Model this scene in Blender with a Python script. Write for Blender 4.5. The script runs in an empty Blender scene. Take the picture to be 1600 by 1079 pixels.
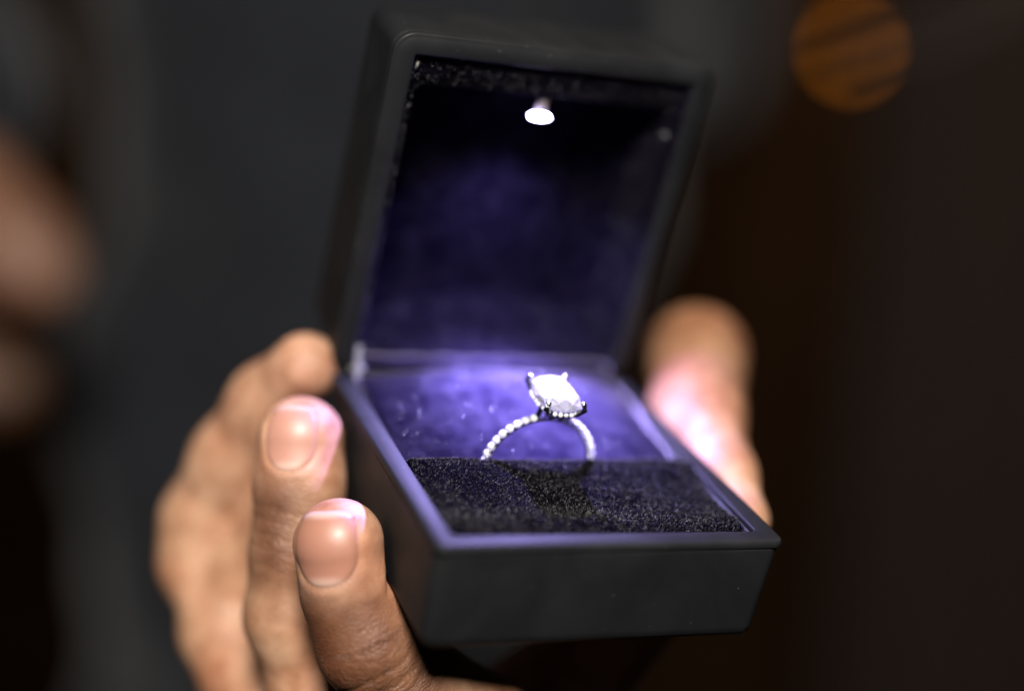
import bpy, math, random
import numpy as np
from mathutils import Matrix, Vector

S = bpy.context.scene
COL = S.collection
rng = np.random.default_rng(7)
random.seed(7)

# ------------------------------------------------------------------ camera frame
# Box frame: x along the front edge, y from front to hinge, z up out of the base; millimetres.
CAM = np.array([-82.91809, -193.29471, 112.47471])
FWD = np.array([0.38975366, 0.85177125, -0.35011115])
RGT = np.array([0.92033468, -0.34671739, 0.18102796])
UPV = np.array([-0.03280479, 0.39277575, 0.919049])
FPX = 2476.0                                   # focal length in pixels of the 1600 px wide frame
PIT = math.asin(0.35011115)
RW = np.array([[1, 0, 0], [0, math.cos(PIT), -math.sin(PIT)], [0, math.sin(PIT), math.cos(PIT)]]).T  # columns: right, forward, up in the world
RB = np.stack([RGT, FWD, UPV], 1)
ROT = RW @ RB.T                                # box frame -> world (the box is held with a slight tilt)
ORG = np.array([0.0, 0.0, 1.2])                # the front left corner of the box is 1.2 m above the floor


def at(px, py, depth):
    """Point (box frame, mm) at a real depth along the view axis."""
    return CAM + (FWD + RGT * (px - 800) / FPX + UPV * (539.5 - py) / FPX) * depth


def wpt(p):
    return ORG + ROT @ (np.asarray(p, float) * 0.001)


M_BOX = Matrix(np.block([[ROT, ORG[:, None]], [np.zeros((1, 3)), np.ones((1, 1))]]).tolist())

cam_d = bpy.data.cameras.new('camera')
cam = bpy.data.objects.new('camera', cam_d)
COL.objects.link(cam)
cw = wpt(CAM)
cam.matrix_world = Matrix([[1, 0, 0, cw[0]],
                           [0, math.sin(PIT), -math.cos(PIT), cw[1]],
                           [0, math.cos(PIT), math.sin(PIT), cw[2]],
                           [0, 0, 0, 1]])
cam_d.sensor_width = 36
cam_d.lens = FPX * 36 / 1600
cam_d.clip_start = 0.01
cam_d.clip_end = 50
cam_d.dof.use_dof = True
cam_d.dof.focus_distance = 0.2615
cam_d.dof.aperture_fstop = 2.6
S.camera = cam

# ------------------------------------------------------------------ world, lights, exposure
wd = bpy.data.worlds.new('World')
S.world = wd
wd.use_nodes = True
wd.node_tree.nodes['Background'].inputs[0].default_value = (0.9, 0.75, 0.62, 1)
wd.node_tree.nodes['Background'].inputs[1].default_value = 0.005
S.view_settings.view_transform = 'Standard'
S.view_settings.look = 'None'
S.view_settings.exposure = 0
S.view_settings.gamma = 1
S.render.engine = 'CYCLES'
S.cycles.use_denoising = True
S.cycles.max_bounces = 8
S.cycles.sample_clamp_indirect = 8
S.cycles.use_adaptive_sampling = False


def area_light(name, loc, target, size, power, color):
    d = bpy.data.lights.new(name, 'AREA')
    d.shape = 'DISK'
    d.size = size
    d.energy = power
    d.color = color
    o = bpy.data.objects.new(name, d)
    COL.objects.link(o)
    o.location = loc
    o.rotation_euler = (Vector(target) - Vector(loc)).to_track_quat('-Z', 'Y').to_euler()
    return o


HB = wpt((10, 20, -10))
area_light('ceiling_light', HB + np.array([0.03, -0.40, 0.52]), HB, 0.16, 14.0, (1.0, 0.93, 0.86))
area_light('background_fill', HB + np.array([1.5, 1.6, 1.2]), HB + np.array([0.75, 2.0, -0.1]), 0.5, 12.0, (1.0, 0.80, 0.62))  # added out-of-frame fill that brightens the wall and curtain

# ------------------------------------------------------------------ materials
def new_mat(name):
    m = bpy.data.materials.new(name)
    m.use_nodes = True
    nt = m.node_tree
    return m, nt, nt.nodes['Principled BSDF']


def node(nt, kind, **kw):
    n = nt.nodes.new(kind)
    for k, v in kw.items():
        setattr(n, k, v)
    return n


def plain(name, color, rough=0.5, metal=0.0, spec=0.5):
    m, nt, b = new_mat(name)
    b.inputs['Base Color'].default_value = (*color, 1)
    b.inputs['Roughness'].default_value = rough
    b.inputs['Metallic'].default_value = metal
    b.inputs['Specular IOR Level'].default_value = spec
    return m


def plastic_mat():
    m, nt, b = new_mat('soft_black_plastic')
    b.inputs['Specular IOR Level'].default_value = 0.12
    tc = node(nt, 'ShaderNodeTexCoord')
    n1 = node(nt, 'ShaderNodeTexNoise'); n1.inputs['Scale'].default_value = 160; n1.inputs['Detail'].default_value = 5
    n2 = node(nt, 'ShaderNodeTexNoise'); n2.inputs['Scale'].default_value = 6000; n2.inputs['Detail'].default_value = 2
    nt.links.new(tc.outputs['Object'], n1.inputs['Vector'])
    nt.links.new(tc.outputs['Object'], n2.inputs['Vector'])
    mr = node(nt, 'ShaderNodeMapRange')
    mr.inputs['To Min'].default_value = 0.40; mr.inputs['To Max'].default_value = 0.58
    nt.links.new(n1.outputs['Fac'], mr.inputs['Value'])
    nt.links.new(mr.outputs['Result'], b.inputs['Roughness'])
    # handling marks: faint smears and sparse dust specks
    n3 = node(nt, 'ShaderNodeTexNoise'); n3.inputs['Scale'].default_value = 55; n3.inputs['Detail'].default_value = 7; n3.inputs['Distortion'].default_value = 1.2
    nt.links.new(tc.outputs['Object'], n3.inputs['Vector'])
    c3 = node(nt, 'ShaderNodeValToRGB')
    c3.color_ramp.elements[0].position = 0.38; c3.color_ramp.elements[0].color = (0.0074, 0.0078, 0.0086, 1)
    c3.color_ramp.elements[1].position = 0.75; c3.color_ramp.elements[1].color = (0.0120, 0.0126, 0.0136, 1)
    nt.links.new(n3.outputs['Fac'], c3.inputs['Fac'])
    vd = node(nt, 'ShaderNodeTexVoronoi'); vd.inputs['Scale'].default_value = 420
    nt.links.new(tc.outputs['Object'], vd.inputs['Vector'])
    ls = node(nt, 'ShaderNodeMath', operation='LESS_THAN'); ls.inputs[1].default_value = 0.035
    nt.links.new(vd.outputs['Distance'], ls.inputs[0])
    mx = node(nt, 'ShaderNodeMix', data_type='RGBA')
    mx.inputs[7].default_value = (0.13, 0.125, 0.12, 1)
    nt.links.new(ls.outputs[0], mx.inputs[0]); nt.links.new(c3.outputs['Color'], mx.inputs[6])
    nt.links.new(mx.outputs[2], b.inputs['Base Color'])
    bp = node(nt, 'ShaderNodeBump'); bp.inputs['Strength'].default_value = 0.25; bp.inputs['Distance'].default_value = 0.00003
    nt.links.new(n2.outputs['Fac'], bp.inputs['Height'])
    nt.links.new(bp.outputs['Normal'], b.inputs['Normal'])
    return m


def velvet_mat(name, sheen, k):
    m, nt, b = new_mat(name)
    b.inputs['Roughness'].default_value = 0.95
    b.inputs['Specular IOR Level'].default_value = 0.0
    sh = node(nt, 'ShaderNodeBsdfSheen'); sh.distribution = 'ASHIKHMIN'
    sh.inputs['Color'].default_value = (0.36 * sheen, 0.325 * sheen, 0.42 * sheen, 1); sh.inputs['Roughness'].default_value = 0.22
    ad = node(nt, 'ShaderNodeAddShader')
    nt.links.new(b.outputs[0], ad.inputs[0]); nt.links.new(sh.outputs[0], ad.inputs[1])
    nt.links.new(ad.outputs[0], nt.nodes['Material Output'].inputs[0])
    tc = node(nt, 'ShaderNodeTexCoord')
    n1 = node(nt, 'ShaderNodeTexNoise'); n1.inputs['Scale'].default_value = 300; n1.inputs['Detail'].default_value = 6
    nt.links.new(tc.outputs['Object'], n1.inputs['Vector'])
    cr = node(nt, 'ShaderNodeValToRGB')
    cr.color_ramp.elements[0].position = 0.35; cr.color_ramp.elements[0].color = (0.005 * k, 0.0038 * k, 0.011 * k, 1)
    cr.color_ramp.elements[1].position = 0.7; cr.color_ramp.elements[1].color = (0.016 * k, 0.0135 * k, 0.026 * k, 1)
    nt.links.new(n1.outputs['Fac'], cr.inputs['Fac'])
    nt.links.new(cr.outputs['Color'], b.inputs['Base Color'])
    n2 = node(nt, 'ShaderNodeTexNoise'); n2.inputs['Scale'].default_value = 3500; n2.inputs['Detail'].default_value = 3
    nt.links.new(tc.outputs['Object'], n2.inputs['Vector'])
    bp = node(nt, 'ShaderNodeBump'); bp.inputs['Strength'].default_value = 0.7; bp.inputs['Distance'].default_value = 0.0002
    nt.links.new(n2.outputs['Fac'], bp.inputs['Height'])
    nt.links.new(bp.outputs['Normal'], b.inputs['Normal'])
    return m


def fibre_mat(name, k, hi):
    m, nt, b = new_mat(name)
    b.inputs['Base Color'].default_value = (0.026, 0.026, 0.029, 1)
    b.inputs['Roughness'].default_value = 0.48
    b.inputs['Specular IOR Level'].default_value = 0.55
    at_ = node(nt, 'ShaderNodeAttribute'); at_.attribute_name = 'tone'
    cr = node(nt, 'ShaderNodeValToRGB')
    cr.color_ramp.elements[0].color = (0.005 * k, 0.0048 * k, 0.006 * k, 1)
    cr.color_ramp.elements[1].color = (hi, hi * .98, hi * 1.02, 1)
    e = cr.color_ramp.elements.new(0.72); e.color = (0.020 * k, 0.018 * k, 0.028 * k, 1)
    nt.links.new(at_.outputs['Fac'], cr.inputs['Fac'])
    nt.links.new(cr.outputs['Color'], b.inputs['Base Color'])
    return m


def skin_mat(name, sss=0.06):
    m, nt, b = new_mat(name)
    b.inputs['Subsurface Weight'].default_value = sss
    b.inputs['Subsurface Radius'].default_value = (1.0, 0.35, 0.18)
    b.inputs['Subsurface Scale'].default_value = 0.0015
    b.inputs['Specular IOR Level'].default_value = 0.45
    ac = node(nt, 'ShaderNodeAttribute'); ac.attribute_name = 'tone'
    tc = node(nt, 'ShaderNodeTexCoord')
    n1 = node(nt, 'ShaderNodeTexNoise'); n1.inputs['Scale'].default_value = 220; n1.inputs['Detail'].default_value = 6
    nt.links.new(tc.outputs['Object'], n1.inputs['Vector'])
    mx = node(nt, 'ShaderNodeMix', data_type='RGBA', blend_type='MULTIPLY')
    mx.inputs[0].default_value = 1.0
    cr = node(nt, 'ShaderNodeValToRGB')
    cr.color_ramp.elements[0].position = 0.3; cr.color_ramp.elements[0].color = (0.60, 0.50, 0.44, 1)
    cr.color_ramp.elements[1].position = 0.7; cr.color_ramp.elements[1].color = (1, 1, 1, 1)
    nt.links.new(n1.outputs['Fac'], cr.inputs['Fac'])
    nt.links.new(ac.outputs['Color'], mx.inputs[6])
    nt.links.new(cr.outputs['Color'], mx.inputs[7])
    n5 = node(nt, 'ShaderNodeTexNoise'); n5.inputs['Scale'].default_value = 75; n5.inputs['Detail'].default_value = 3
    nt.links.new(tc.outputs['Object'], n5.inputs['Vector'])
    c5 = node(nt, 'ShaderNodeValToRGB')
    c5.color_ramp.elements[0].position = 0.36; c5.color_ramp.elements[0].color = (0.86, 0.72, 0.66, 1)
    c5.color_ramp.elements[1].position = 0.62; c5.color_ramp.elements[1].color = (1, 1, 1, 1)
    nt.links.new(n5.outputs['Fac'], c5.inputs['Fac'])
    m5 = node(nt, 'ShaderNodeMix', data_type='RGBA', blend_type='MULTIPLY'); m5.inputs[0].default_value = 1.0
    nt.links.new(mx.outputs[2], m5.inputs[6]); nt.links.new(c5.outputs['Color'], m5.inputs[7])
    nt.links.new(m5.outputs[2], b.inputs['Base Color'])
    # skin cells plus transverse knuckle creases (weights stored per vertex)
    vo = node(nt, 'ShaderNodeTexVoronoi'); vo.feature = 'DISTANCE_TO_EDGE'; vo.inputs['Scale'].default_value = 1700
    nt.links.new(tc.outputs['Object'], vo.inputs['Vector'])
    nf = node(nt, 'ShaderNodeTexNoise'); nf.inputs['Scale'].default_value = 900; nf.inputs['Detail'].default_value = 5
    nt.links.new(tc.outputs['Object'], nf.inputs['Vector'])
    al = node(nt, 'ShaderNodeAttribute'); al.attribute_name = 'along'
    cw_ = node(nt, 'ShaderNodeAttribute'); cw_.attribute_name = 'crease'
    ns = node(nt, 'ShaderNodeTexNoise'); ns.inputs['Scale'].default_value = 260; ns.inputs['Detail'].default_value = 3
    nt.links.new(tc.outputs['Object'], ns.inputs['Vector'])
    ma = node(nt, 'ShaderNodeMath', operation='MULTIPLY_ADD'); ma.inputs[1].default_value = 5.5
    nt.links.new(ns.outputs['Fac'], ma.inputs[0]); nt.links.new(al.outputs['Fac'], ma.inputs[2])
    mf = node(nt, 'ShaderNodeMath', operation='MULTIPLY'); mf.inputs[1].default_value = 4.2
    nt.links.new(ma.outputs[0], mf.inputs[0])
    si = node(nt, 'ShaderNodeMath', operation='SINE'); nt.links.new(mf.outputs[0], si.inputs[0])
    pw = node(nt, 'ShaderNodeMath', operation='ABSOLUTE'); nt.links.new(si.outputs[0], pw.inputs[0])
    sq = node(nt, 'ShaderNodeMath', operation='POWER'); sq.inputs[1].default_value = 0.5
    nt.links.new(pw.outputs[0], sq.inputs[0])
    mw = node(nt, 'ShaderNodeMath', operation='MULTIPLY')
    nt.links.new(sq.outputs[0], mw.inputs[0]); nt.links.new(cw_.outputs['Fac'], mw.inputs[1])
    b1 = node(nt, 'ShaderNodeBump'); b1.inputs['Strength'].default_value = 0.85; b1.inputs['Distance'].default_value = 0.00016
    nt.links.new(mw.outputs[0], b1.inputs['Height'])
    b2 = node(nt, 'ShaderNodeBump'); b2.inputs['Strength'].default_value = 0.7; b2.inputs['Distance'].default_value = 0.00018
    nt.links.new(vo.outputs['Distance'], b2.inputs['Height']); nt.links.new(b1.outputs['Normal'], b2.inputs['Normal'])
    b3 = node(nt, 'ShaderNodeBump'); b3.inputs['Strength'].default_value = 0.45; b3.inputs['Distance'].default_value = 0.0002
    nt.links.new(nf.outputs['Fac'], b3.inputs['Height']); nt.links.new(b2.outputs['Normal'], b3.inputs['Normal'])
    nt.links.new(b3.outputs['Normal'], b.inputs['Normal'])
    rr = node(nt, 'ShaderNodeMapRange'); rr.inputs['To Min'].default_value = 0.44; rr.inputs['To Max'].default_value = 0.66
    nt.links.new(nf.outputs['Fac'], rr.inputs['Value']); nt.links.new(rr.outputs['Result'], b.inputs['Roughness'])
    return m


def nail_mat():
    m, nt, b = new_mat('finger_nail')
    ac = node(nt, 'ShaderNodeAttribute'); ac.attribute_name = 'tone'
    nt.links.new(ac.outputs['Color'], b.inputs['Base Color'])
    b.inputs['Roughness'].default_value = 0.48
    b.inputs['Subsurface Weight'].default_value = 0.15
    b.inputs['Subsurface Radius'].default_value = (1, .4, .3)
    b.inputs['Subsurface Scale'].default_value = 0.001
    b.inputs['Coat Weight'].default_value = 0.04
    b.inputs['Coat Roughness'].default_value = 0.25
    return m


def stone_mat(name, trans):
    m, nt, b = new_mat(name)
    b.inputs['Base Color'].default_value = (0.95, 0.96, 0.97, 1)
    b.inputs['Roughness'].default_value = 0.04
    b.inputs['IOR'].default_value = 2.4
    b.inputs['Transmission Weight'].default_value = trans
    return m


def glow_mat(name, color, strength):
    m = bpy.data.materials.new(name); m.use_nodes = True
    nt = m.node_tree; nt.nodes.remove(nt.nodes['Principled BSDF'])
    e = nt.nodes.new('ShaderNodeEmission'); e.inputs[0].default_value = (*color, 1); e.inputs[1].default_value = strength
    nt.links.new(e.outputs[0], nt.nodes['Material Output'].inputs[0])
    return m


def cloth_mat(name, c0, c1, scale=90):
    m, nt, b = new_mat(name)
    b.inputs['Roughness'].default_value = 0.9
    b.inputs['Specular IOR Level'].default_value = 0.15
    b.inputs['Sheen Weight'].default_value = 0.1
    tc = node(nt, 'ShaderNodeTexCoord')
    n1 = node(nt, 'ShaderNodeTexNoise'); n1.inputs['Scale'].default_value = scale; n1.inputs['Detail'].default_value = 4
    nt.links.new(tc.outputs['Object'], n1.inputs['Vector'])
    cr = node(nt, 'ShaderNodeValToRGB')
    cr.color_ramp.elements[0].position = 0.3; cr.color_ramp.elements[0].color = (*c0, 1)
    cr.color_ramp.elements[1].position = 0.7; cr.color_ramp.elements[1].color = (*c1, 1)
    nt.links.new(n1.outputs['Fac'], cr.inputs['Fac']); nt.links.new(cr.outputs['Color'], b.inputs['Base Color'])
    return m


PLASTIC = plastic_mat()
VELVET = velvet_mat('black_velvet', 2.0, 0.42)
NAP_SHADE = velvet_mat('nap_shade_velvet', 0.0, 0.12)  # front cushion: weak lamp light and nap shading put into the colour
LINING = velvet_mat('lid_velvet', 0.0, 0.24)
LINING.node_tree.nodes['Principled BSDF'].inputs['Specular IOR Level'].default_value = 0.0
FIBRE = fibre_mat('velvet_fibre', 0.55, 0.25)
FIBRE.node_tree.nodes['Principled BSDF'].inputs['Specular IOR Level'].default_value = 0.2
DARKF = fibre_mat('nap_shade_fibre', 0.17, 0.22)  # front fibres darkened in colour for the same painted shading
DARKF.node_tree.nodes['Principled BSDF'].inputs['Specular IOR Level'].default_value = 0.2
SKIN = skin_mat('skin')
NAIL = nail_mat()
STONE = stone_mat('brilliant_stone', 0.8)
PAVE = stone_mat('pave_brilliant', 0.5)
SILVER = plain('white_gold', (0.45, 0.45, 0.47), 0.2, 1.0)
STEEL = plain('hinge_steel', (0.13, 0.13, 0.125), 0.5, 0.4)
GREYM = plain('grey_plastic', (0.20, 0.17, 0.17), 0.4)
LEDM = glow_mat('led_glow', (0.62, 0.56, 1.0), 110.0)

# ------------------------------------------------------------------ mesh helpers
def mk(name, V, F, mat, parent=None, smooth=True, attrs=None, matrix=None):
    me = bpy.data.meshes.new(name)
    V = np.asarray(V, float) * 0.001
    me.from_pydata(V.tolist(), [], [tuple(int(i) for i in f) for f in F]) if not isinstance(F, np.ndarray) else fill(me, V, F)
    if smooth:
        me.polygons.foreach_set('use_smooth', np.ones(len(me.polygons), bool))
    if attrs:
        for k, (kind, data) in attrs.items():
            a = me.attributes.new(k, kind, 'POINT')
            a.data.foreach_set('color' if kind == 'FLOAT_COLOR' else 'value', np.asarray(data, np.float32).ravel())
    me.materials.append(mat)
    me.update()
    o = bpy.data.objects.new(name, me)
    COL.objects.link(o)
    if parent is not None:
        o.parent = parent
    elif matrix is not None:
        o.matrix_world = matrix
    return o


def fill(me, V, F):
    n, k = F.shape
    me.vertices.add(len(V)); me.vertices.foreach_set('co', V.astype(np.float32).ravel())
    me.loops.add(n * k); me.loops.foreach_set('vertex_index', F.astype(np.int32).ravel())
    me.polygons.add(n); me.polygons.foreach_set('loop_start', np.arange(n, dtype=np.int32) * k)
    me.update(calc_edges=True)


def empty(name, matrix, label, cat, group=None):
    o = bpy.data.objects.new(name, None)
    COL.objects.link(o)
    o.empty_display_size = 0.01
    o.matrix_world = matrix
    o['label'] = label; o['category'] = cat
    if group: o['group'] = group
    return o


def rrect(x0, x1, y0, y1, r, n=6, side=1):
    """Rounded rectangle loop, counter-clockwise, n points per corner, `side` extra points along each side."""
    P = []
    cs = [(x1 - r, y0 + r, -90), (x1 - r, y1 - r, 0), (x0 + r, y1 - r, 90), (x0 + r, y0 + r, 180)]
    for q, (cx, cy, a0) in enumerate(cs):
        for i in range(n + 1):
            a = math.radians(a0 + 90 * i / n)
            P.append((cx + r * math.cos(a), cy + r * math.sin(a)))
        nx, ny, na = cs[(q + 1) % 4]
        e0 = P[-1]; a = math.radians(na); e1 = (nx + r * math.cos(a), ny + r * math.sin(a))
        for i in range(1, side):
            t = i / side
            P.append((e0[0] * (1 - t) + e1[0] * t, e0[1] * (1 - t) + e1[1] * t))
    return P


def loft(rings, close=False, cap0=False, cap1=False):
    n = len(rings[0]); V = [p for r in rings for p in r]; F = []
    m = len(rings)
    for k in range(m if close else m - 1):
        a, b = k * n, ((k + 1) % m) * n
        for i in range(n):
            j = (i + 1) % n
            F.append((a + i, a + j, b + j, b + i))
    if cap0: F.append(tuple(range(n - 1, -1, -1)))
    if cap1: F.append(tuple((m - 1) * n + i for i in range(n)))
    return V, F


def tube(path, rad, n=12, cap=True):
    path = [np.asarray(p, float) for p in path]
    rings = []; ref = np.array([0.31, 0.2, 0.93])
    for i, p in enumerate(path):
        t = path[min(i + 1, len(path) - 1)] - path[max(i - 1, 0)]; t /= np.linalg.norm(t)
        a = np.cross(t, ref); a /= np.linalg.norm(a); b = np.cross(t, a)
        r = rad[i] if hasattr(rad, '__len__') else rad
        rings.append([tuple(p + r * (math.cos(q) * a + math.sin(q) * b)) for q in np.linspace(0, 2 * math.pi, n, endpoint=False)])
    return loft(rings, cap0=cap, cap1=cap)


def ellipsoid(c, rx, ry, rz, n=16, m=10, axes=np.eye(3)):
    V = []; F = []
    c = np.asarray(c, float)
    for i in range(m + 1):
        th = math.pi * i / m
        for j in range(n):
            ph = 2 * math.pi * j / n
            d = np.array([rx * math.sin(th) * math.cos(ph), ry * math.sin(th) * math.sin(ph), rz * math.cos(th)])
            V.append(tuple(c + axes.T @ d))
    for i in range(m):
        for j in range(n):
            k = (j + 1) % n
            F.append((i * n + j, (i + 1) * n + j, (i + 1) * n + k, i * n + k))
    return V, F


def join(*parts):
    V, F = [], []
    for v, f in parts:
        o = len(V); V += list(v); F += [tuple(i + o for i in q) for q in f]
    return V, F


def fibres(points, normals, length, width, tilt=0.5):
    """Short pointed pile blades standing on a surface."""
    n = len(points)
    d = normals + rng.normal(0, tilt, (n, 3)); d /= np.linalg.norm(d, axis=1)[:, None]
    w = np.cross(d, rng.normal(0, 1, (n, 3))); w /= np.linalg.norm(w, axis=1)[:, None]
    L = length * rng.uniform(0.55, 1.25, (n, 1)); W = width * rng.uniform(0.6, 1.3, (n, 1))
    base = points - normals * 0.08
    V = np.stack([base - w * W, base + w * W, base + d * L + w * W * 0.35], 1).reshape(-1, 3)
    F = np.arange(3 * n).reshape(n, 3)
    tone = np.repeat(rng.uniform(0, 1, n) ** 1.3, 3)
    return V, F, tone


def pile(name, parent, points, normals, length, width, tilt=0.5, mat=None):
    V, F, tone = fibres(points, normals, length, width, tilt)
    o = mk(name, V, F, mat or FIBRE, parent, smooth=False, attrs={'tone': ('FLOAT', tone)})
    o['kind'] = 'stuff'
    return o


# ------------------------------------------------------------------ signed-distance modelling for hands
def smin(a, b, k):
    h = np.maximum(k - np.abs(a - b), 0) / k
    return np.minimum(a, b) - h * h * k * 0.25


def cap_sd(P, a, b, ra, rb):
    ab = b - a
    t = np.clip(((P - a) @ ab) / (ab @ ab), 0, 1)
    return np.linalg.norm(P - a - t[..., None] * ab, axis=-1) - (ra + (rb - ra) * t)


class Body:
    """Smooth union of chains of tapering capsules, meshed with surface nets."""
    def __init__(self, chains, k_in=4.0, k_out=1.6, cut=None):
        self.chains = [[(np.asarray(p, float), float(r)) for p, r in c] for c in chains]
        self.k_in, self.k_out, self.cut = k_in, k_out, cut

    def sd(self, P):
        D = None
        for c in self.chains:
            d = None
            for (a, ra), (b, rb) in zip(c[:-1], c[1:]):
                q = cap_sd(P, a, b, ra, rb); d = q if d is None else smin(d, q, self.k_in)
            D = d if D is None else smin(D, d, self.k_out)
        if self.cut is not None: D = np.maximum(D, self.cut(P))
        return D

    def grad(self, P, h=0.1):
        g = np.stack([self.sd(P + np.eye(3)[i] * h) - self.sd(P - np.eye(3)[i] * h) for i in range(3)], -1)
        return g / np.maximum(np.linalg.norm(g, axis=-1), 1e-9)[..., None]

    def mesh(self, h):
        allp = np.array([p for c in self.chains for p, r in c]); allr = np.array([r for c in self.chains for p, r in c])
        lo = (allp - allr[:, None]).min(0) - 3 * h; hi = (allp + allr[:, None]).max(0) + 3 * h
        N = np.ceil((hi - lo) / h).astype(int) + 1
        ax = [lo[i] + h * np.arange(N[i]) for i in range(3)]
        G = np.full(N, 50.0, np.float32)
        for c in self.chains:
            cp = np.array([p for p, r in c]); cr = np.array([r for p, r in c])
            def rng_(l, u):
                a = np.maximum(np.floor((l - lo) / h).astype(int), 0); b = np.minimum(np.ceil((u - lo) / h).astype(int) + 1, N); return a, b
            A, B = rng_((cp - cr[:, None]).min(0) - 4, (cp + cr[:, None]).max(0) + 4)
            T = np.full(B - A, 50.0, np.float32)
            for (a, ra), (b, rb) in zip(c[:-1], c[1:]):
                r = max(ra, rb) + 4
                a0, b0 = rng_(np.minimum(a, b) - r, np.maximum(a, b) + r)
                a0 = np.maximum(a0, A); b0 = np.minimum(b0, B)
                X = np.stack(np.meshgrid(*[ax[i][a0[i]:b0[i]] for i in range(3)], indexing='ij'), -1).astype(np.float32)
                d = cap_sd(X, a.astype(np.float32), b.astype(np.float32), ra, rb)
                sl = tuple(slice(a0[i] - A[i], b0[i] - A[i]) for i in range(3))
                T[sl] = smin(T[sl], d, self.k_in)
            sl = tuple(slice(A[i], B[i]) for i in range(3))
            G[sl] = smin(G[sl], T, self.k_out)
        if self.cut is not None:
            X = np.stack(np.meshgrid(*ax, indexing='ij'), -1).astype(np.float32)
            G = np.maximum(G, self.cut(X)); del X
        return nets(G, lo, h)


def nets(G, lo, h):
    s = G < 0
    n = np.array(G.shape) - 1
    cnt = np.zeros(n, np.int8)
    offs = [(i, j, k) for i in (0, 1) for j in (0, 1) for k in (0, 1)]
    for i, j, k in offs: cnt += s[i:n[0] + i, j:n[1] + j, k:n[2] + k]
    act = np.argwhere((cnt > 0) & (cnt < 8))
    idx = np.full(n, -1, np.int32); idx[tuple(act.T)] = np.arange(len(act))
    val = np.stack([G[act[:, 0] + i, act[:, 1] + j, act[:, 2] + k] for i, j, k in offs], 1)
    acc = np.zeros((len(act), 3)); num = np.zeros(len(act))
    O = np.array(offs, float)
    for a in range(8):
        for b in range(a + 1, 8):
            if np.abs(O[a] - O[b]).sum() != 1: continue
            va, vb = val[:, a], val[:, b]; m = (va < 0) != (vb < 0)
            t = np.where(m, va / np.where(m, va - vb, 1), 0)
            acc += np.where(m[:, None], O[a] + t[:, None] * (O[b] - O[a]), 0); num += m
    V = lo + h * (act + acc / num[:, None])
    F = []
    for axis in range(3):
        u, v = (axis + 1) % 3, (axis + 2) % 3
        a = [slice(None)] * 3; b = [slice(None)] * 3; a[axis] = slice(0, -1); b[axis] = slice(1, None)
        sa, sb = s[tuple(a)], s[tuple(b)]
        E = np.argwhere(sa != sb)
        E = E[(E[:, u] > 0) & (E[:, v] > 0) & (E[:, u] < n[u]) & (E[:, v] < n[v])]
        eu = np.zeros(3, int); eu[u] = 1; ev = np.zeros(3, int); ev[v] = 1
        q = np.stack([idx[tuple((E - d).T)] for d in (eu * 0, eu, eu + ev, ev)], 1)
        flip = ~sa[tuple(E.T)]
        q[flip] = q[flip][:, ::-1]
        F.append(q)
    return V, np.concatenate(F)


def vert_normals(V, F):
    nrm = np.cross(V[F[:, 2]] - V[F[:, 0]], V[F[:, 3]] - V[F[:, 1]])
    N = np.zeros_like(V)
    for k in range(4): np.add.at(N, F[:, k], nrm)
    return N / np.maximum(np.linalg.norm(N, axis=1), 1e-12)[:, None]


# ------------------------------------------------------------------ THE RING BOX
W, D, H = 61.0, 64.6, 18.7
box = empty('ring_box', M_BOX, 'open black ring box lined with velvet, tiny lamp lit in its raised lid', 'ring box')


def base_ring(ins, z, r):
    return [(x, y, z) for x, y in rrect(ins, W - ins, ins, D - ins, max(r, 0.2), 6)]


mk('base', *loft([base_ring(2.2, -H, 1.6), base_ring(1.5, -H + .25, 2), base_ring(1.05, -H + .9, 2.2),
                  base_ring(0.85, -H + 2.2, 2.3), base_ring(0.22, -1.9, 2.5), base_ring(0.22, -1.45, 2.5),
                  base_ring(0.5, -1.3, 2.5), base_ring(0.5, -1.0, 2.5), base_ring(3.9, -1.0, 1.2), base_ring(3.95, -14, 1.2),
                  base_ring(4.2, -15, 1.2)], cap0=True, cap1=True), PLASTIC, box)
mk('base_rim', *loft([base_ring(0.06, -1.25, 1.9), base_ring(0.0, -1.1, 1.9), base_ring(0.0, -0.5, 1.9), base_ring(0.15, -0.15, 1.8),
                      base_ring(0.5, 0.0, 1.7), base_ring(3.5, 0.0, 0.9), base_ring(3.75, -0.12, 0.8), base_ring(3.85, -0.4, 0.8),
                      base_ring(3.85, -1.25, 0.8)], close=True), PLASTIC, box)


# velvet cushions, as height fields over the well
def bumps(x, y, seed, amp):
    r = np.random.default_rng(seed); z = 0
    for k in range(14):
        f = r.uniform(0.06, 0.32); a = r.uniform(0, 6.28); p = r.uniform(0, 6.28)
        z = z + np.sin((x * np.cos(a) + y * np.sin(a)) * f * 2 + p) / (1 + 5 * f)
    return amp * z / 4


def edge(t, w):  # 0 at an edge rising to 1
    t = np.clip(t / w, 0, 1)
    return np.sqrt(np.maximum(1 - (1 - t) ** 2, 0))


def front_z(x, y):
    side = np.minimum(edge(x - 3.9, 1.1), edge(57.1 - x, 1.1))
    z = -1.35 + 0.7 * np.clip((y - 4) / 24, 0, 1) + 1.25 * np.exp(-((y - 27.6) / 4.5) ** 2) - 0.45 * np.exp(-((y - 15.5) / 4.0) ** 2) + 0.35 * np.exp(-((y - 9) / 3.0) ** 2)
    z = z + bumps(x, y, 3, 0.35)
    z = z + 0.25 * np.cos((x - 8) / 8.0) * np.exp(-((y - 28) / 4) ** 2)
    front = edge(y - 3.95, 3.2); back = edge(30.1 - y, 2.2)
    return z - 1.9 * (1 - front) - 3.2 * (1 - back) - 0.5 * (1 - side)


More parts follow.
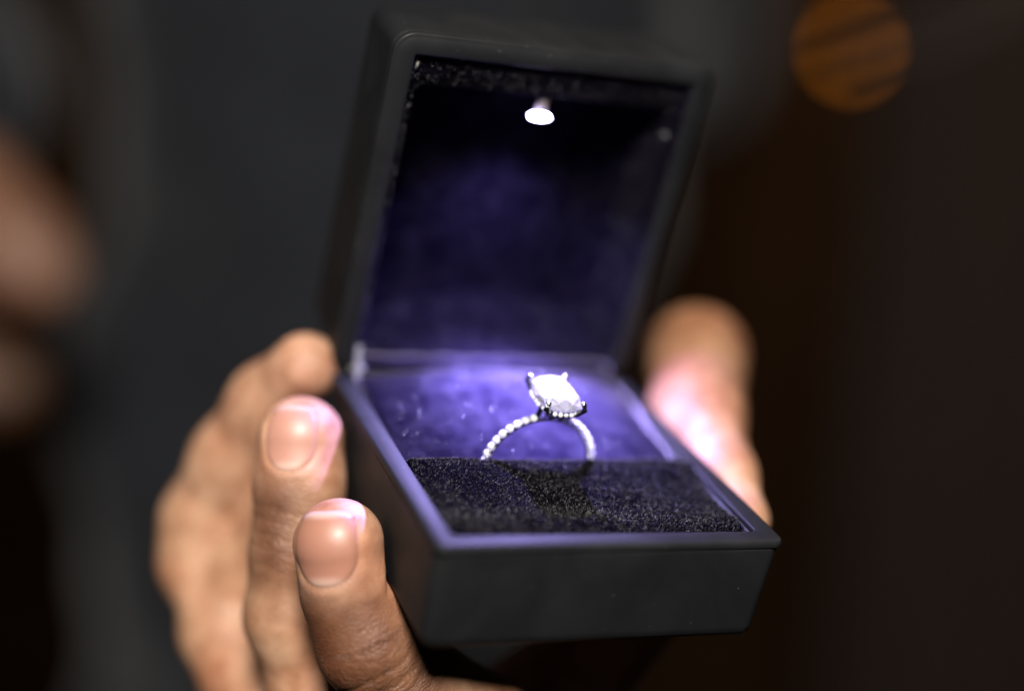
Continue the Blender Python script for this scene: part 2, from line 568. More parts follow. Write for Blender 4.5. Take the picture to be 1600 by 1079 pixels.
def rear_z(x, y):
    side = np.minimum(edge(x - 3.9, 1.5), edge(57.1 - x, 1.5))
    u = np.clip((y - 31) / 30.5, 0, 1)
    cx = 1 - ((x - 30.5) / 27.4) ** 2
    z = -2.3 + 3.3 * u ** 0.8 + np.clip(cx, 0, 1) * (3.9 * np.sin(np.pi * np.clip(u, 0, 1) ** 1.35 * 0.86))
    z = z + bumps(x, y, 5, 0.6)
    front = edge(y - 31.0, 1.6); back = edge(62.6 - y, 2.4)
    return z - 3.0 * (1 - front) - 3.0 * (1 - back) - 0.8 * (1 - side)


def hfield(fz, x0, x1, y0, y1, n, m):
    def warp(t): return 0.5 - 0.5 * np.cos(np.pi * t)
    xs = x0 + (x1 - x0) * (0.5 * warp(np.linspace(0, 1, n)) + 0.5 * np.linspace(0, 1, n))
    ys = y0 + (y1 - y0) * (0.6 * warp(np.linspace(0, 1, m)) + 0.4 * np.linspace(0, 1, m))
    X, Y = np.meshgrid(xs, ys); Z = fz(X, Y)
    V = np.stack([X, Y, Z], -1).reshape(-1, 3).tolist()
    F = [(j * n + i, j * n + i + 1, (j + 1) * n + i + 1, (j + 1) * n + i) for j in range(m - 1) for i in range(n - 1)]
    # skirt down into the well, and a bottom
    loop = [i for i in range(n)] + [j * n + n - 1 for j in range(1, m)] + [(m - 1) * n + i for i in range(n - 2, -1, -1)] + [j * n for j in range(m - 2, 0, -1)]
    o = len(V); V += [[V[i][0], V[i][1], -13.8] for i in loop]
    L = len(loop)
    F += [(loop[i], o + i, o + (i + 1) % L, loop[(i + 1) % L]) for i in range(L)]
    F.append(tuple(o + i for i in range(L - 1, -1, -1)))
    return V, F


def field_points(fz, x0, x1, y0, y1, n):
    x = rng.uniform(x0, x1, n); y = rng.uniform(y0, y1, n); e = 0.05
    z = fz(x, y)
    N = np.stack([-(fz(x + e, y) - fz(x - e, y)) / (2 * e), -(fz(x, y + e) - fz(x, y - e)) / (2 * e), np.ones(n)], -1)
    N /= np.linalg.norm(N, axis=1)[:, None]
    return np.stack([x, y, z], -1), N


cf = mk('cushion', *hfield(front_z, 3.88, 57.12, 3.9, 30.1, 70, 50), NAP_SHADE, box)
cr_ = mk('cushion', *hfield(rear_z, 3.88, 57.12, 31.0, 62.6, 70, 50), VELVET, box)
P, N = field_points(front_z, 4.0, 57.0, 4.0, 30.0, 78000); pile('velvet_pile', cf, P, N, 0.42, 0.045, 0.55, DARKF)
P, N = field_points(rear_z, 4.0, 57.0, 31.1, 62.4, 32000); pile('velvet_pile', cr_, P, N, 0.3, 0.04, 0.7)
P, N = field_points(rear_z, 6, 54, 34, 58, 60)
glint_specks = mk('glint_specks', *join(*[ellipsoid(p + n * .15, .07, .07, .05, 6, 4) for p, n in zip(P, N)]), plain('glint_white', (.9, .9, .92), .4), cr_); glint_specks['kind'] = 'stuff'  # added white specks that stand in for sparkles on the pile

# lid: local axes x, e (towards the lid's free edge), b (depth, away from the viewer)
PHI = math.radians(97.25)
EV = np.array([0, math.cos(PHI), math.sin(PHI)]); BV = np.array([0, math.sin(PHI), -math.cos(PHI)])
HG = np.array([0, D, 0.5]); LL, LD = 65.2, 20.6


def lp(x, e, b): return tuple(HG + np.array([x * W / 60, 0, 0]) + EV * e + BV * b)


def lid_ring(ins, b, r):
    return [lp(x, e, b) for x, e in rrect(ins, 60 - ins, ins if ins < 3.3 else ins - 2.2, LL - ins, r, 8)]


lid = mk('lid', *loft([lid_ring(3.85, 1.1, 2), lid_ring(0.5, 1.1, 3.2), lid_ring(0.5, 1.45, 3.2), lid_ring(0.2, 1.6, 3.2), lid_ring(0.25, 3, 3.2),
                       lid_ring(0.6, 15, 3.2), lid_ring(0.9, 18.2, 3.4), lid_ring(1.5, 19.8, 3.4), lid_ring(2.4, 20.45, 3.2), lid_ring(3.4, LD, 2.6)],
                      cap1=True), PLASTIC, box)
mk('lid_rim', *loft([lid_ring(3.85, 1.3, 0.5), lid_ring(3.85, 0.4, 0.5), lid_ring(3.7, 0.1, 0.6), lid_ring(3.4, 0.0, 0.7), lid_ring(0.75, 0.0, 3.0), lid_ring(0.6, 0.16, 3.1), lid_ring(0.3, 0.1, 3.3),
                     lid_ring(0.06, 0.3, 3.5), lid_ring(0.0, 0.6, 3.5), lid_ring(0.0, 1.15, 3.5), lid_ring(0.1, 1.3, 3.4)], close=True), PLASTIC, lid)
# (x0, x1, e0, e1, depth, corner radius, bow of the lower edge)
LIN = [(3.9, 56.1, 1.7, 61.3, 0.5, 0.6, 0), (4.3, 55.8, 1.8, 60.9, 1.0, 0.8, 0), (4.8, 55.5, 1.8, 59.6, 1.4, 1.2, 0), (5.2, 55.2, 1.8, 57.6, 1.9, 1.6, 0),
       (5.5, 55.0, 1.9, 56.0, 2.8, 2.0, .1), (5.8, 54.8, 2.0, 55.4, 4.2, 2.4, .3), (6.2, 54.4, 2.2, 54.6, 6.5, 3, .7), (6.7, 53.8, 2.6, 53.6, 9.5, 3.5, 1.6),
       (7.6, 53.0, 3.2, 52.2, 12.3, 4, 2.6), (8.6, 52.0, 3.9, 50.6, 14.4, 5, 3.4), (10.0, 50.4, 4.6, 48.6, 15.6, 6, 3.8), (11.5, 49, 6.4, 47, 16.1, 6, 3.6), (14, 46.5, 11, 44, 16.2, 7, 2.5), (18, 42, 17, 39, 16.1, 6, 1), (25, 35, 26, 31, 16.1, 2, 0)]


def lin_ring(x0, x1, e0, e1, b, r, bow):
    out = []
    for x, e in rrect(x0, x1, e0, e1, r, 6, 12):
        w = max(0, 1 - ((x - 30) / 24) ** 2) * max(0, 1 - (e - e0) / 14)
        out.append((x, e + bow * w, b))
    return out


Lr = [lin_ring(*a) for a in LIN]
V, F = loft([[lp(*q) for q in r] for r in Lr], cap1=True)
ll = mk('lid_lining', V, F, LINING, lid)
Vn = np.array(V); tri = []
for f in F[:-1]:
    tri += [(f[0], f[1], f[2]), (f[0], f[2], f[3])]
tri = np.array(tri); A = Vn[tri]
nr = np.cross(A[:, 1] - A[:, 0], A[:, 2] - A[:, 0]); ar = np.linalg.norm(nr, axis=1) / 2
inw = np.sign(np.einsum('ij,ij->i', nr, np.array(lp(30, 30, 3)) - A.mean(1)))
pick = rng.choice(len(tri), 52000, p=ar / ar.sum()); uv = rng.uniform(0, 1, (52000, 2)); sw = uv.sum(1) > 1; uv[sw] = 1 - uv[sw]
P = A[pick, 0] + uv[:, :1] * (A[pick, 1] - A[pick, 0]) + uv[:, 1:] * (A[pick, 2] - A[pick, 0])
N = (nr / (2 * ar[:, None]) * inw[:, None])[pick]
keep = ((P - HG) @ BV < 11) | ((P - HG) @ EV < 8); P, N = P[keep], N[keep]
fl_ = np.where(((P - HG) @ EV < 6) & ((P - HG) @ BV > 4))[0][:8]
li = mk('glint_specks', *join(*[ellipsoid(P[q] + N[q] * .15, .1, .1, .06, 6, 4) for q in fl_]), plain('glint_white', (.5, .5, .52), .5), lid); li['kind'] = 'stuff'  # more added specks, for the sparkles on the lid floor
pile('velvet_pile', lid, P, N, 0.42, 0.05, 0.55)

# velvet flap over the hinge side of the lid's rim
fl = [(0.15, -0.25), (0.5, -0.5), (1.1, -0.6), (1.7, -0.35), (2.15, 0.3), (2.25, 1.2), (2.1, 2.4), (1.5, 2.4), (1.68, 1.2), (1.67, 0.3), (1.3, -0.08), (0.6, -0.1)]
rings_ = [[lp(x, e + 0.25 * math.sin(x * .9) * .3, b) for e, b in fl] for x in np.linspace(4.4, 55.6, 40)]
mk('hinge_flap', *loft(rings_, cap0=True, cap1=True), VELVET, lid)

# the little lamp that hangs from the lining at the top of the lid
BX, BE, BB = 30.4, 50.9, 4.8
la = np.stack([[1, 0, 0], EV, BV])
ax3 = np.array([[1, 0, 0], BV, EV])
mk('lamp_stem', *tube([lp(BX + .1, 55.8, BB + .3), lp(BX + .05, 53.4, BB + .1), lp(BX, 51.75, BB)], [1.0, 0.9, 0.9], 14), GREYM, lid)
Vb, Fb = ellipsoid(lp(BX, BE, BB), 1.9, 0.9, 0.5, 24, 14, ax3)
mk('lamp_bulb', Vb, Fb, LEDM, lid)
# the light it throws: a bright core on the cushion and a faint wide spill
for nm, en, half, soft, tgt in (('box_lamp', 4.4, 37, 1.0, (30.8, 44, 2)), ('box_lamp_hotspot', 11.0, 26, 1.0, (33.5, 50, 2)), ('box_lamp_spill', 0.9, 62, 1.0, (30.5, 56, 0))):
    ld = bpy.data.lights.new(nm, 'SPOT')
    ld.energy = en; ld.color = (0.43, 0.365, 1.0); ld.spot_size = math.radians(2 * half); ld.spot_blend = soft; ld.shadow_soft_size = 0.0012
    lo_ = bpy.data.objects.new(nm, ld); COL.objects.link(lo_)
    p0 = np.array(lp(BX, BE - 1.1, BB))
    lo_.location = wpt(p0)
    lo_.rotation_euler = Vector(ROT @ (np.array(tgt, float) - p0)).to_track_quat('-Z', 'Y').to_euler()

# screw stud and the metal clip that glints in the lid's corner
mk('stud', *ellipsoid(lp(55.2, 50.2, 3.4), 1.0, 1.0, 0.6, 16, 8, ax3), plain('stud_grey', (.03, .03, .033), .5), lid)
mk('metal_clip', *tube([lp(4.9, 60.0, 1.0), lp(4.75, 59.3, 0.9), lp(4.6, 58.5, 1.1)], [0.12, 0.26, 0.14], 8), STEEL, lid)


# steel hinge bracket in the left back corner
def strip(path, w, th):
    rings = []
    for i, p in enumerate(path):
        p = np.asarray(p, float); t = np.asarray(path[min(i + 1, len(path) - 1)], float) - np.asarray(path[max(i - 1, 0)], float); t /= np.linalg.norm(t)
        n = np.cross(t, [1, 0, 0]); n /= np.linalg.norm(n)
        rings.append([tuple(p + np.array([sx * w / 2, 0, 0]) + n * sz * th / 2) for sx, sz in ((-1, -1), (1, -1), (1, 1), (-1, 1))])
    return loft(rings, cap0=True, cap1=True)


for hx in (4.3,):
    hv = strip([(hx, 60.8, -2.0), (hx, 61.2, 0.2), (hx, 61.9, 2.0), (hx, 62.7, 4.0), (hx, 63.3, 6.0)], 1.3, 0.45)
    pin = tube([(hx - 1.3, 62.6, 1.6), (hx + 1.3, 62.6, 1.6)], 0.6, 12)
    mk('hinge', *join(hv, pin), STEEL, box, smooth=False)

# ------------------------------------------------------------------ THE RING
RC = np.array([28.45, 30.5, -1.7]); TAU = 0.12; RR = 9.85; HT = 16.0
M_RING = M_BOX @ Matrix.Translation(Vector(RC * 0.001)) @ Matrix.Rotation(TAU, 4, 'X')
ring = empty('diamond_ring', M_RING, 'silver engagement ring with large rectangular stone standing in the velvet slot', 'ring')
# band
th = np.linspace(0, 2 * math.pi, 97)[:-1]
prof = [(-0.42, -0.28), (-0.1, -0.32), (0.1, -0.26), (0.1, 0.26), (-0.1, 0.32), (-0.42, 0.28), (-0.5, 0.16), (-0.5, -0.16)]
rings = [[((RR - 0.25 + dr) * math.cos(t), dy, (RR - 0.25 + dr) * math.sin(t)) for dr, dy in prof] for t in th]
mk('band', *loft(rings, close=True), SILVER, ring)


def gem_mesh(name, r, h, mat):
    n = 7; V = []; F = []
    for q, (rr, z) in enumerate(((0.5, h), (0.93, 0.45 * h), (1.0, -0.05 * h), (0.6, -0.75 * h))):
        for i in range(n):
            a = 2 * math.pi * (i + 0.5 * (q % 2)) / n
            V.append((r * rr * math.cos(a), r * rr * math.sin(a), z))
    for k in range(3):
        for i in range(n):
            j = (i + 1) % n
            F.append((k * n + j, k * n + i, (k + 1) * n + i, (k + 1) * n + j))
    F.append(tuple(range(n))); F.append(tuple(3 * n + i for i in range(n - 1, -1, -1)))
    me = bpy.data.meshes.new(name); me.from_pydata((np.array(V) * 0.001).tolist(), [], F); me.materials.append(mat); me.update()
    return me


pave = gem_mesh('pave_stone', 0.70, 0.66, PAVE)
halo = gem_mesh('halo_stone', 0.44, 0.42, PAVE)


def set_gem(name, me, pos, axis, spin=0.0):
    o = bpy.data.objects.new(name, me); COL.objects.link(o); o.parent = ring
    o.rotation_euler = (Vector(axis).to_track_quat('Z', 'Y').to_matrix().to_4x4() @ Matrix.Rotation(spin, 4, 'Z')).to_euler()
    o.location = Vector(np.asarray(pos, float) * 0.001)
    return o


for sgn in (-1, 1):
    for k in range(12):
        a = math.radians(90 + sgn * (17 + 8.5 * k))
        d = np.array([math.cos(a), 0, math.sin(a)])
        set_gem('pave_stone', pave, d * (RR + 0.08), d, random.uniform(0, 1))
bead_v = []
for sgn in (-1, 1):
    for k in range(13):
        a = math.radians(90 + sgn * (17 + 8.5 * (k - 0.5)))
        for y in (-0.62, 0.62):
            bead_v.append(ellipsoid((math.cos(a) * (RR + 0.25), y * .8, math.sin(a) * (RR + 0.25)), 0.24, 0.24, 0.24, 6, 4))
mk('bead_setting', *join(*bead_v), SILVER, ring)

# the rectangular step-and-brilliant cut stone
SA, SB = 3.9, 5.3
NG = 8


def oval(a, b, z, rot=0.0, p=3.4):
    out = []
    for i in range(NG):
        t = 2 * math.pi * (i + 0.5 + rot) / NG; c, s_ = math.cos(t), math.sin(t)
        k = (abs(c) ** p + abs(s_) ** p) ** (-1 / p)
        out.append((a * k * c, b * k * s_, z))
    return out


SR = [oval(.35, 1.2, HT - 5.0), oval(SA * .5, SB * .52, HT - 3.9, .5), oval(SA * .78, SB * .8, HT - 2.9), oval(SA, SB, HT - 1.95, .5), oval(SA, SB, HT - 1.75, .5),
      oval(SA * .9, SB * .92, HT - .95), oval(SA * .74, SB * .78, HT - .35, .5), oval(SA * .56, SB * .6, HT)]
V = [p for r in SR for p in r]
gr = np.random.default_rng(21)
V = [(x + gr.normal(0, .09), y + gr.normal(0, .12), z + gr.normal(0, .2)) if q >= 5 * NG else (x, y, z) for q, (x, y, z) in enumerate(V)]
V.append((0.1, -0.2, HT + .12)); F = [tuple(range(NG - 1, -1, -1))] + [(7 * NG + i, 7 * NG + (i + 1) % NG, 8 * NG) for i in range(NG)]
rots = [0, .5, 0, .5, .5, 0, .5, 0]
for q in range(7):
    a, b = q * NG, (q + 1) * NG
    for i in range(NG):
        j = (i + 1) % NG
        if rots[q] == rots[q + 1]: F.append((a + i, a + j, b + j, b + i))
        elif rots[q + 1] > rots[q]: F += [(a + i, a + j, b + i), (a + j, b + j, b + i)]
        else: F += [(a + i, a + j, b + j), (a + i, b + j, b + i)]
mk('centre_stone', V, F, STONE, ring, smooth=False)
# basket: rail under the girdle, tapering cup, and bridge to the band


def octo(a, b, c, z): return [(a - c, -b, z), (a, -b + c, z), (a, b - c, z), (a - c, b, z), (-a + c, b, z), (-a, b - c, z), (-a, -b + c, z), (-a + c, -b, z)]


def orail(a, b, c, z, h, t):
    return loft([octo(a, b, c, z), octo(a, b, c, z + h), octo(a - t, b - t, c, z + h), octo(a - t, b - t, c, z)], close=True)


mk('basket', *join(orail(3.1, 4.45, 1.2, HT - 3.1, .8, .5),
                   orail(2.0, 3.0, .8, HT - 4.5, .5, .5),
                   tube([(-2.0, 0, HT - 4.3), (-2.3, 0, RR - 0.1)], .5, 8), tube([(2.0, 0, HT - 4.3), (2.3, 0, RR - 0.1)], .5, 8),
                   tube([(0, -2.9, HT - 4.3), (0, -1.2, RR + .2), (0, -.4, RR)], .42, 8), tube([(0, 2.9, HT - 4.3), (0, 1.2, RR + .2), (0, .4, RR)], .42, 8)),
   SILVER, ring, smooth=False)
per = []
dense = [np.array(p) for p in sum([[tuple(np.array(a) * (1 - t) + np.array(b) * t) for t in np.linspace(0, 1, 12, endpoint=False)] for a, b in zip(oval(SA * .93, SB * .95, 0), oval(SA * .93, SB * .95, 0)[1:] + oval(SA * .93, SB * .95, 0)[:1])], [])]
acc_ = 0.0
for a, b in zip(dense, dense[1:] + dense[:1]):
    acc_ += np.linalg.norm(b - a)
    if acc_ >= 0.9:
        acc_ = 0.0; n_ = np.array([a[0] / SA ** 2, a[1] / SB ** 2]); n_ /= np.linalg.norm(n_)
        per.append((a[0], a[1], n_[0], n_[1]))
for x, y, nx, ny in per:
    set_gem('halo_stone', halo, (x, y, HT - 2.65), (nx, ny, 0.1), random.uniform(0, 1))
for sx in (-1, 1):
    for sy in (-1, 1):
        px, py = sx * (SA * .86), sy * (SB * .87)
        path = [(sx * 1.9, sy * 2.7, HT - 4.6), (sx * 2.8, sy * 4.1, HT - 3.0), (px + sx * .2, py + sy * .2, HT - 1.7), (px + sx * .05, py + sy * .05, HT - 1.1), (px - sx * .4, py - sy * .4, HT - .6)]
        mk('prong', *join(tube(path, [.36, .46, .5, .48, .3], 10), ellipsoid((px - sx * .15, py - sy * .15, HT - .75), .52, .52, .4, 10, 6)), SILVER, ring)

# ------------------------------------------------------------------ THE HAND THAT HOLDS THE BOX
def chain(pts_):
    return [(at(px, py, t * 1000), r * t / FPX * 1000) for px, py, t, r in pts_]


A_ = chain([(530, 849, .2595, 71), (543, 925, .2612, 65), (577, 1005, .263, 76), (640, 1075, .268, 84), (740, 1140, .276, 98)])
B_ = chain([(470, 686, .279, 67), (468, 760, .279, 65), (462, 860, .2795, 66), (455, 960, .281, 68), (500, 1080, .285, 76), (600, 1180, .292, 92)])
C_ = chain([(477, 574, .296, 54), (424, 634, .305, 64), (368, 720, .312, 66), (325, 815, .317, 68), (315, 880, .317, 61), (360, 980, .312, 64), (430, 1080, .304, 72), (560, 1190, .3, 90)])
D_ = chain([(440, 800, .305, 50), (390, 890, .312, 58), (350, 990, .312, 62), (382, 1060, .306, 62), (470, 1150, .3, 72)])
E_ = chain([(1088, 556, .334, 79), (1088, 648, .310, 70), (1128, 745, .291, 50), (1158, 812, .284, 36), (1100, 885, .289, 48), (960, 985, .296, 70), (850, 1110, .30, 110)])
palm = [[((12, 30, -58), 11), ((36, 28, -64), 12)], [((8, 40, -68), 11), ((50, 45, -74), 14)],
        [((20, 36, -66), 15), ((38, 50, -84), 19), ((48, 78, -130), 21), ((56, 104, -175), 25)]]
TOP = -0.0


def box_cut(P):
    q = np.abs(P - np.array([W / 2, D / 2, -H / 2], np.float32)) - np.array([W / 2 + .05, D / 2 + .05, H / 2 + .05], np.float32)
    d = np.linalg.norm(np.maximum(q, 0), axis=-1) + np.minimum(q.max(-1), 0)
    return -d


hand = Body([A_, B_, C_, D_, E_] + palm, 4.0, 1.8, box_cut)
V, F = hand.mesh(0.5)
N = vert_normals(V, F)


# nails: a curved plate lying on the finger, its groove pressed into the skin around it
def nail_frame(chain_, px, py, l, w):
    o = CAM.copy(); d = FWD + RGT * (px - 800) / FPX + UPV * (539.5 - py) / FPX; d /= np.linalg.norm(d)
    t = chain_[0][0] @ FWD - CAM @ FWD - 25
    p = o + d * t
    for _ in range(60):
        p = p + d * hand.sd(p[None])[0]
    n = hand.grad(p[None])[0]
    tt = chain_[0][0] - chain_[1][0]; tt -= n * (tt @ n); tt /= np.linalg.norm(tt)
    return dict(c=p, n=n, t=tt, s=np.cross(tt, n), l=l, w=w)


def rho(nf, P):
    q = P - nf['c']; u = q @ nf['s'] / (nf['w'] / 2); v = q @ nf['t'] / (nf['l'] / 2)
    k = np.where(v > 0, 3.2, 2.3)
    return (np.abs(u) ** k + np.abs(v) ** k) ** (1 / k), u, v


nailsA = nail_frame(A_, 499, 862, 12.2, 11.6)
nailsB = nail_frame(B_, 452, 684, 11.6, 9.6)
for nf in (nailsA, nailsB):
    near = np.linalg.norm(V - nf['c'], axis=1) < 14
    idx = np.where(near & (N @ nf['n'] > 0.05))[0]
    r, u, v = rho(nf, V[idx])
    dsp = 0.15 * np.exp(-((r - 1.16) / .13) ** 2) * np.where(v > 0.5, 0.2, 1.0) - 0.24 / (1 + np.exp((r - 1.0) / .035))
    V[idx] += N[idx] * dsp[:, None]
N = vert_normals(V, F)

# skin pigment, the thumb tip's painted dimness, and crease weights
base_c = np.array([0.42, 0.25, 0.152]); knuck = np.array([0.07, 0.025, 0.011]); pink = np.array([0.45, 0.255, 0.19])
tone = np.tile(base_c, (len(V), 1))


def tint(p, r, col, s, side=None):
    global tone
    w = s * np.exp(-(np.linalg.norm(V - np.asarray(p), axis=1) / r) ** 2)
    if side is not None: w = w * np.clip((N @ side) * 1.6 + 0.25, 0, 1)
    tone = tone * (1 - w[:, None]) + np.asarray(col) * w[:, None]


back = nailsA['n']
for px, py, t, r, s in ((500, 950, .262, 6, .8), (540, 1000, .262, 8.5, .92), (600, 1045, .264, 9, .85), (560, 1075, .264, 9, .85)):
    tint(at(px, py, t * 1000) - FWD * 5, r, knuck, s)
for px, py, t, r, s in ((425, 790, .275, 6, .85), (420, 860, .275, 6, .75), (425, 755, .275, 3, .5)):
    tint(at(px, py, t * 1000) - FWD * 5, r, knuck, s)
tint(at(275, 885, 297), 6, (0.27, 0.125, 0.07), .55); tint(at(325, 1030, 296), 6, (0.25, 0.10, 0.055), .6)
for c in (A_, B_, C_): tint(c[0][0], c[0][1] * 1.25, pink, .55)
tint(C_[1][0], 9, pink, .45); tint(C_[2][0], 10, pink, .3)
tint(E_[0][0], 26, (0.22, 0.105, 0.047), .85)  # thumb tip painted darker to offset the overhead light on it
alongv = np.zeros(len(V)); crease = np.zeros(len(V))
for c, cen, wid, amp in ((A_, (2.2,), 9.0, 0.26), (B_, (1.6,), 7.0, 0.13)):
    best = np.full(len(V), 1e9); acc = 0.0
    loc = np.zeros(len(V))
    for (a, ra), (b, rb) in zip(c[:-1], c[1:]):
        ab = b - a; L = np.linalg.norm(ab); t = np.clip((V - a) @ ab / (L * L), 0, 1)
        d = np.linalg.norm(V - a - t[:, None] * ab, axis=1) - (ra + (rb - ra) * t)
        m = d < best; best[m] = d[m]; loc[m] = acc + t[m] * L; acc += L
    seg = [0]
    for (a, ra), (b, rb) in zip(c[:-1], c[1:]): seg.append(seg[-1] + np.linalg.norm(b - a))
    mine = best < 1.0
    dw = amp * 3.0 * np.clip(N @ nailsA['n'] * 1.2 + .2, 0, 1) * np.clip((loc - 5.5) / 4, 0, 1) * mine * np.clip((34 - loc) / 6, 0, 1)
    tone = tone * (1 - np.clip(dw, 0, .85)[:, None]) + np.array([.135, .058, .026]) * np.clip(dw, 0, .85)[:, None]
    alongv[mine] = loc[mine]
    s0 = np.interp(cen[0], range(len(seg)), seg)
    crease[mine] = np.exp(-((loc[mine] - s0) / wid) ** 2) * np.clip((N[mine] @ nailsA['n']) * 1.5 - .1, 0, 1)
    # a few deep transverse folds in the geometry itself
    fold = sum(np.exp(-((loc - (s0 + o_) - 0.5 * np.sin(V[:, 0] * .5)) / .42) ** 2) * a_ for o_, a_ in ((-3.4, .7), (-1.2, 1.0), (1.3, .9), (3.6, .8), (6.2, .5)))
    V[mine] -= N[mine] * (amp * fold * np.clip(N @ nailsA['n'] + .4, 0, 1))[mine, None]
TONE = np.concatenate([np.clip(tone, 0, 1), np.ones((len(V), 1))], 1)
M_HAND = M_BOX
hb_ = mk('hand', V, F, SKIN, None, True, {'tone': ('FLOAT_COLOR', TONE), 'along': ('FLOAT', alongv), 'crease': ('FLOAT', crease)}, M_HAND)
hb_['label'] = 'brown hand with short clean nails gripping the open ring box from below'
hb_['category'] = 'hand'


def build_nail(nf, bed, tip):
    n, m = 25, 29; top = []; rr = []; vv = []; uu = []
    for j in range(m):
        for i in range(n):
            a = -1 + 2 * i / (n - 1); b = -1 + 2 * j / (m - 1)
            # square to superellipse
            k = 3.2 if b > 0 else 2.3
            mx = max(abs(a), abs(b)); q = (abs(a) ** k + abs(b) ** k) ** (1 / k)
            sc = mx / q if q > 1e-9 else 1
            u, v = a * sc, b * sc
            top.append(nf['c'] + nf['s'] * u * nf['w'] / 2 + nf['t'] * v * nf['l'] / 2); rr.append(mx); uu.append(u); vv.append(v)
    P = np.array(top) + nf['n'] * 3; rr = np.array(rr); vv = np.array(vv); uu = np.array(uu)
    for _ in range(40):
        P = P - nf['n'] * np.clip(hand.sd(P), -1, 1)[:, None] * 0.8
    G = hand.grad(P)
    off = 0.10 - 0.38 * np.clip((rr - .86) / .14, 0, 1) ** 2 * np.where(vv > .75, 0.35, 1)
    Pt = P + G * off[:, None]; Pb = Pt - G * 0.3
    Vn = np.concatenate([Pt, Pb]); k = n * m; Fn = []
    for j in range(m - 1):
        for i in range(n - 1):
            a, b, c, d = j * n + i, j * n + i + 1, (j + 1) * n + i + 1, (j + 1) * n + i
            Fn += [(a, b, c, d), (d + k, c + k, b + k, a + k)]
    lp_ = [i for i in range(n)] + [j * n + n - 1 for j in range(1, m)] + [(m - 1) * n + i for i in range(n - 2, -1, -1)] + [j * n for j in range(m - 2, 0, -1)]
    for q in range(len(lp_)):
        a, b = lp_[q], lp_[(q + 1) % len(lp_)]
        Fn.append((b, a, a + k, b + k))
    col = np.tile(np.asarray(bed, float), (k, 1))
    lun = np.clip((-vv - .62 + .25 * uu ** 2 * -1) / .2, 0, 1)[:, None]; fre = np.clip((vv - .80) / .08, 0, 1)[:, None]
    col = col * (1 - lun * .5) + np.array([0.48, 0.35, 0.29]) * lun * .5
    col = col * (1 - fre) + np.asarray(tip, float) * fre
    col = np.concatenate([col, np.ones((k, 1))], 1); col = np.concatenate([col, col])
    return mk('nail', Vn, Fn, NAIL, hb_, True, {'tone': ('FLOAT_COLOR', col)})


build_nail(nailsA, (0.27, 0.125, 0.085), (0.40, 0.28, 0.22))
build_nail(nailsB, (0.33, 0.165, 0.122), (0.42, 0.30, 0.25))

# ------------------------------------------------------------------ BACKGROUND
# a person in a dark suit close behind, one hand hanging in front of the jacket
per_ = empty('person', Matrix.Translation(Vector(wpt(at(540, 1900, 800)))), 'person in a dark suit standing close behind the box at left, hand held in front', 'person')
INV = per_.matrix_world.inverted()


def bg(px, py, t): return at(px, py, t * 1000)


def to_person(V):
    Vw = (ORG + (np.asarray(V) * 0.001) @ ROT.T)
    m = np.array(INV)
    return (Vw @ m[:3, :3].T + m[:3, 3]) * 1000


hand2 = Body([
    [(bg(-290, 110, .66), 30), (bg(-150, 260, .63), 25), (bg(-60, 315, .60), 21), (bg(14, 385, .585), 17)],
    [(bg(-60, 300, .60), 20), (bg(34, 372, .58), 13), (bg(80, 425, .575), 10)],
    [(bg(-70, 330, .60), 20), (bg(10, 405, .58), 14), (bg(55, 440, .575), 12)],
    [(bg(-150, 565, .62), 20), (bg(-50, 590, .60), 13), (bg(25, 600, .60), 10)],
    [(bg(-150, 600, .62), 20), (bg(-50, 610, .60), 12), (bg(10, 620, .60), 9)],
    [(bg(-210, 250, .64), 26), (bg(-220, 560, .64), 24)]], 12, 8)
V, F = hand2.mesh(2.2)
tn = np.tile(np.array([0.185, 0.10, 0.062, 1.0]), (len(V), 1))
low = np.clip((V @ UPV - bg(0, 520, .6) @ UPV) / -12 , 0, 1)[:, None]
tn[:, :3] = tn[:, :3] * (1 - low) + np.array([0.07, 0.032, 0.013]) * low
z0 = np.zeros(len(V))
SKIN2 = skin_mat('shaded_skin', 0.0)
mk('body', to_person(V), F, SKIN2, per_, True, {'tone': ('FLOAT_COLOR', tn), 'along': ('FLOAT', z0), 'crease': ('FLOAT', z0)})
SUIT = cloth_mat('charcoal_wool', (0.0085, 0.0098, 0.0125), (0.0145, 0.0163, 0.0205), 60)
jack = Body([
    [(bg(720, -500, .86), 165), (bg(620, 100, .84), 146), (bg(520, 700, .84), 128), (bg(500, 1900, .86), 125)],
    [(bg(960, -500, .9), 140), (bg(920, 60, .9), 92)],
    [(bg(-420, -420, .78), 70), (bg(-160, 120, .68), 48), (bg(-110, 190, .645), 40)],
    [(bg(-420, 700, .74), 70), (bg(-150, 600, .65), 36)]], 40, 25)
V, F = jack.mesh(7)
N = vert_normals(V, F)
fo = sum(np.sin((V @ np.array(d)) * f + p) * a for d, f, p, a in (((.9, .1, .3), .07, 0, 4), ((.7, -.2, .7), .05, 1.3, 5), ((1, 0, 0), .16, 2, 1.5), ((.3, .3, .9), .09, .4, 2)))
V = V + N * fo[:, None]
mk('jacket', to_person(V), F, SUIT, per_)

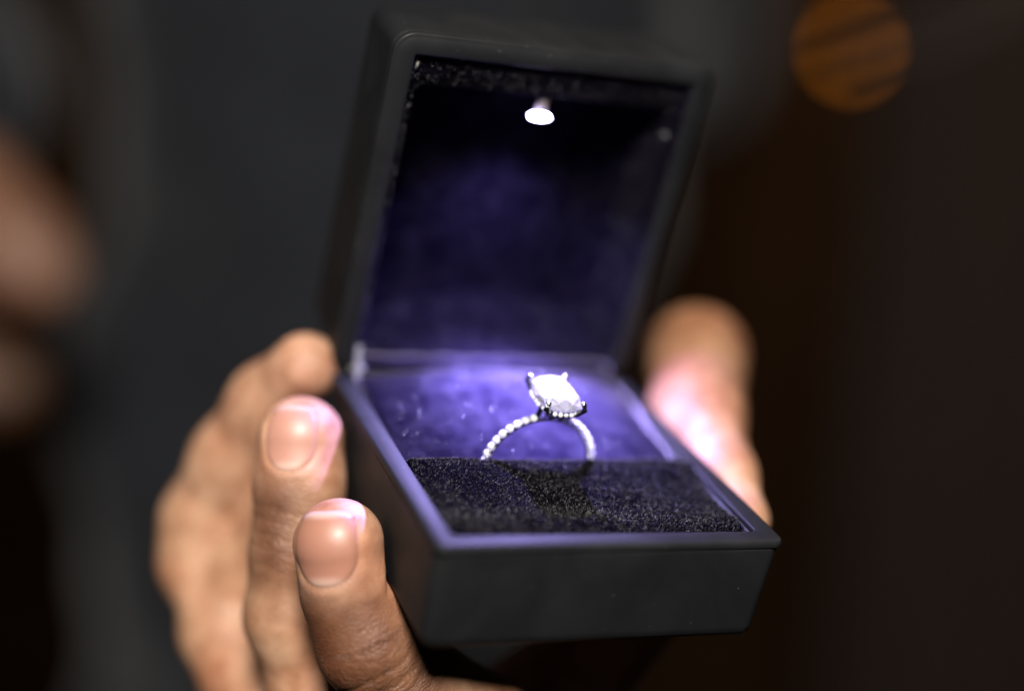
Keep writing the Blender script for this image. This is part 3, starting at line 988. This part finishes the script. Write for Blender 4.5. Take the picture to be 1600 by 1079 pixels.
# brown curtain at the right, further back
curt = empty('curtain', Matrix.Translation(Vector(wpt(bg(1560, 2300, 1.7)))), 'dim brown curtain hanging in soft folds at the right edge', 'curtain')
CURT = cloth_mat('brown_curtain', (0.048, 0.030, 0.023), (0.075, 0.047, 0.037), 30)
nx_, nz_ = 80, 24
base = wpt(bg(1390, 540, 1.7)); V = []; Fc = []
cm = np.array(curt.location)
for j in range(nz_):
    for i in range(nx_):
        x = base[0] + 0.5 * i / (nx_ - 1); z = -1.2 + 2.7 * j / (nz_ - 1)
        y = base[1] + 0.035 * math.sin(i * .62) + .012 * math.sin(i * 1.7 + j * .2) + 0.16 * math.exp(-(i / 9.0))
        V.append(((x - cm[0]) * 1000, (y - cm[1]) * 1000, (z + base[2] - cm[2]) * 1000))
for j in range(nz_ - 1):
    for i in range(nx_ - 1):
        Fc.append((j * nx_ + i, j * nx_ + i + 1, (j + 1) * nx_ + i + 1, (j + 1) * nx_ + i))
k = len(V); V += [(x, y + 4, z) for x, y, z in V]; Fc += [tuple(q + k for q in f[::-1]) for f in Fc]
mk('cloth', V, Fc, CURT, curt)

# dark wall far behind
WALLM = cloth_mat('dark_brown_wall', (0.052, 0.024, 0.009), (0.085, 0.040, 0.015), 3)
wy = wpt(bg(800, 540, 3.6))[1]
Vw = []; Fw = []
for q, x in enumerate((-4.0, 4.0)):
    for z in (-1.6, 3.6):
        for y in (wy, wy + .1):
            Vw.append((x * 1000, y * 1000, z * 1000))
Fw = [(0, 4, 6, 2), (1, 3, 7, 5), (0, 2, 3, 1), (4, 5, 7, 6), (2, 6, 7, 3), (0, 1, 5, 4)]
wl = mk('wall', Vw, Fw, WALLM, None, False, None, Matrix.Identity(4)); wl['kind'] = 'structure'

# amber lamp hanging in front of the wall
lc = wpt(bg(1330, 78, 2.6))
lamp = empty('pendant_lamp', Matrix.Translation(Vector(lc)), 'small amber pendant lamp glowing out of focus at upper right', 'lamp')
mk('bulb', *ellipsoid((0, 0, 0), 13, 13, 14, 20, 12), glow_mat('amber_glow', (1.0, 0.29, 0.015), 2.6), lamp)
mk('socket', *tube([(0, 0, 19), (0, 0, 50), (0, 0, 55)], [9, 9, 5], 16), plain('brass', (.3, .18, .06), .4, 1.0), lamp)
mk('cord', *tube([(0, 0, 55), (3, 0, 400), (0, 0, 900)], 2.5, 8), plain('cord_black', (.01, .01, .01), .7), lamp)

# added thin rods that block part of the lamp's light, streaking its blurred disc
blockers = empty('light_blocker', Matrix.Translation(Vector(wpt(bg(1700, -80, .52)))), 'added thin dark rods that put streaks across the amber lamp glow', 'light_blocker')
IB = np.array(blockers.matrix_world.inverted())


def to_blocker(V):
    Vw = ORG + (np.asarray(V) * 0.001) @ ROT.T
    return (Vw @ IB[:3, :3].T + IB[:3, 3]) * 1000


ROD_MAT = plain('rod_dark', (.012, .008, .005), .9)
for path, r in (([(1720, -80), (1480, 8), (1400, 38), (1330, 64), (1270, 84)], .75), ([(1700, -50), (1480, 74), (1400, 90), (1345, 103), (1328, 109)], .8), ([(1720, -60), (1500, 40), (1390, 72), (1330, 88), (1285, 100)], .3)):
    V, F = tube([bg(x, y, .52) for x, y in path], [r * 1.5, r * 1.2, r, r, r * .6], 8)
    mk('blocker_rod', to_blocker(V), F, ROD_MAT, blockers)
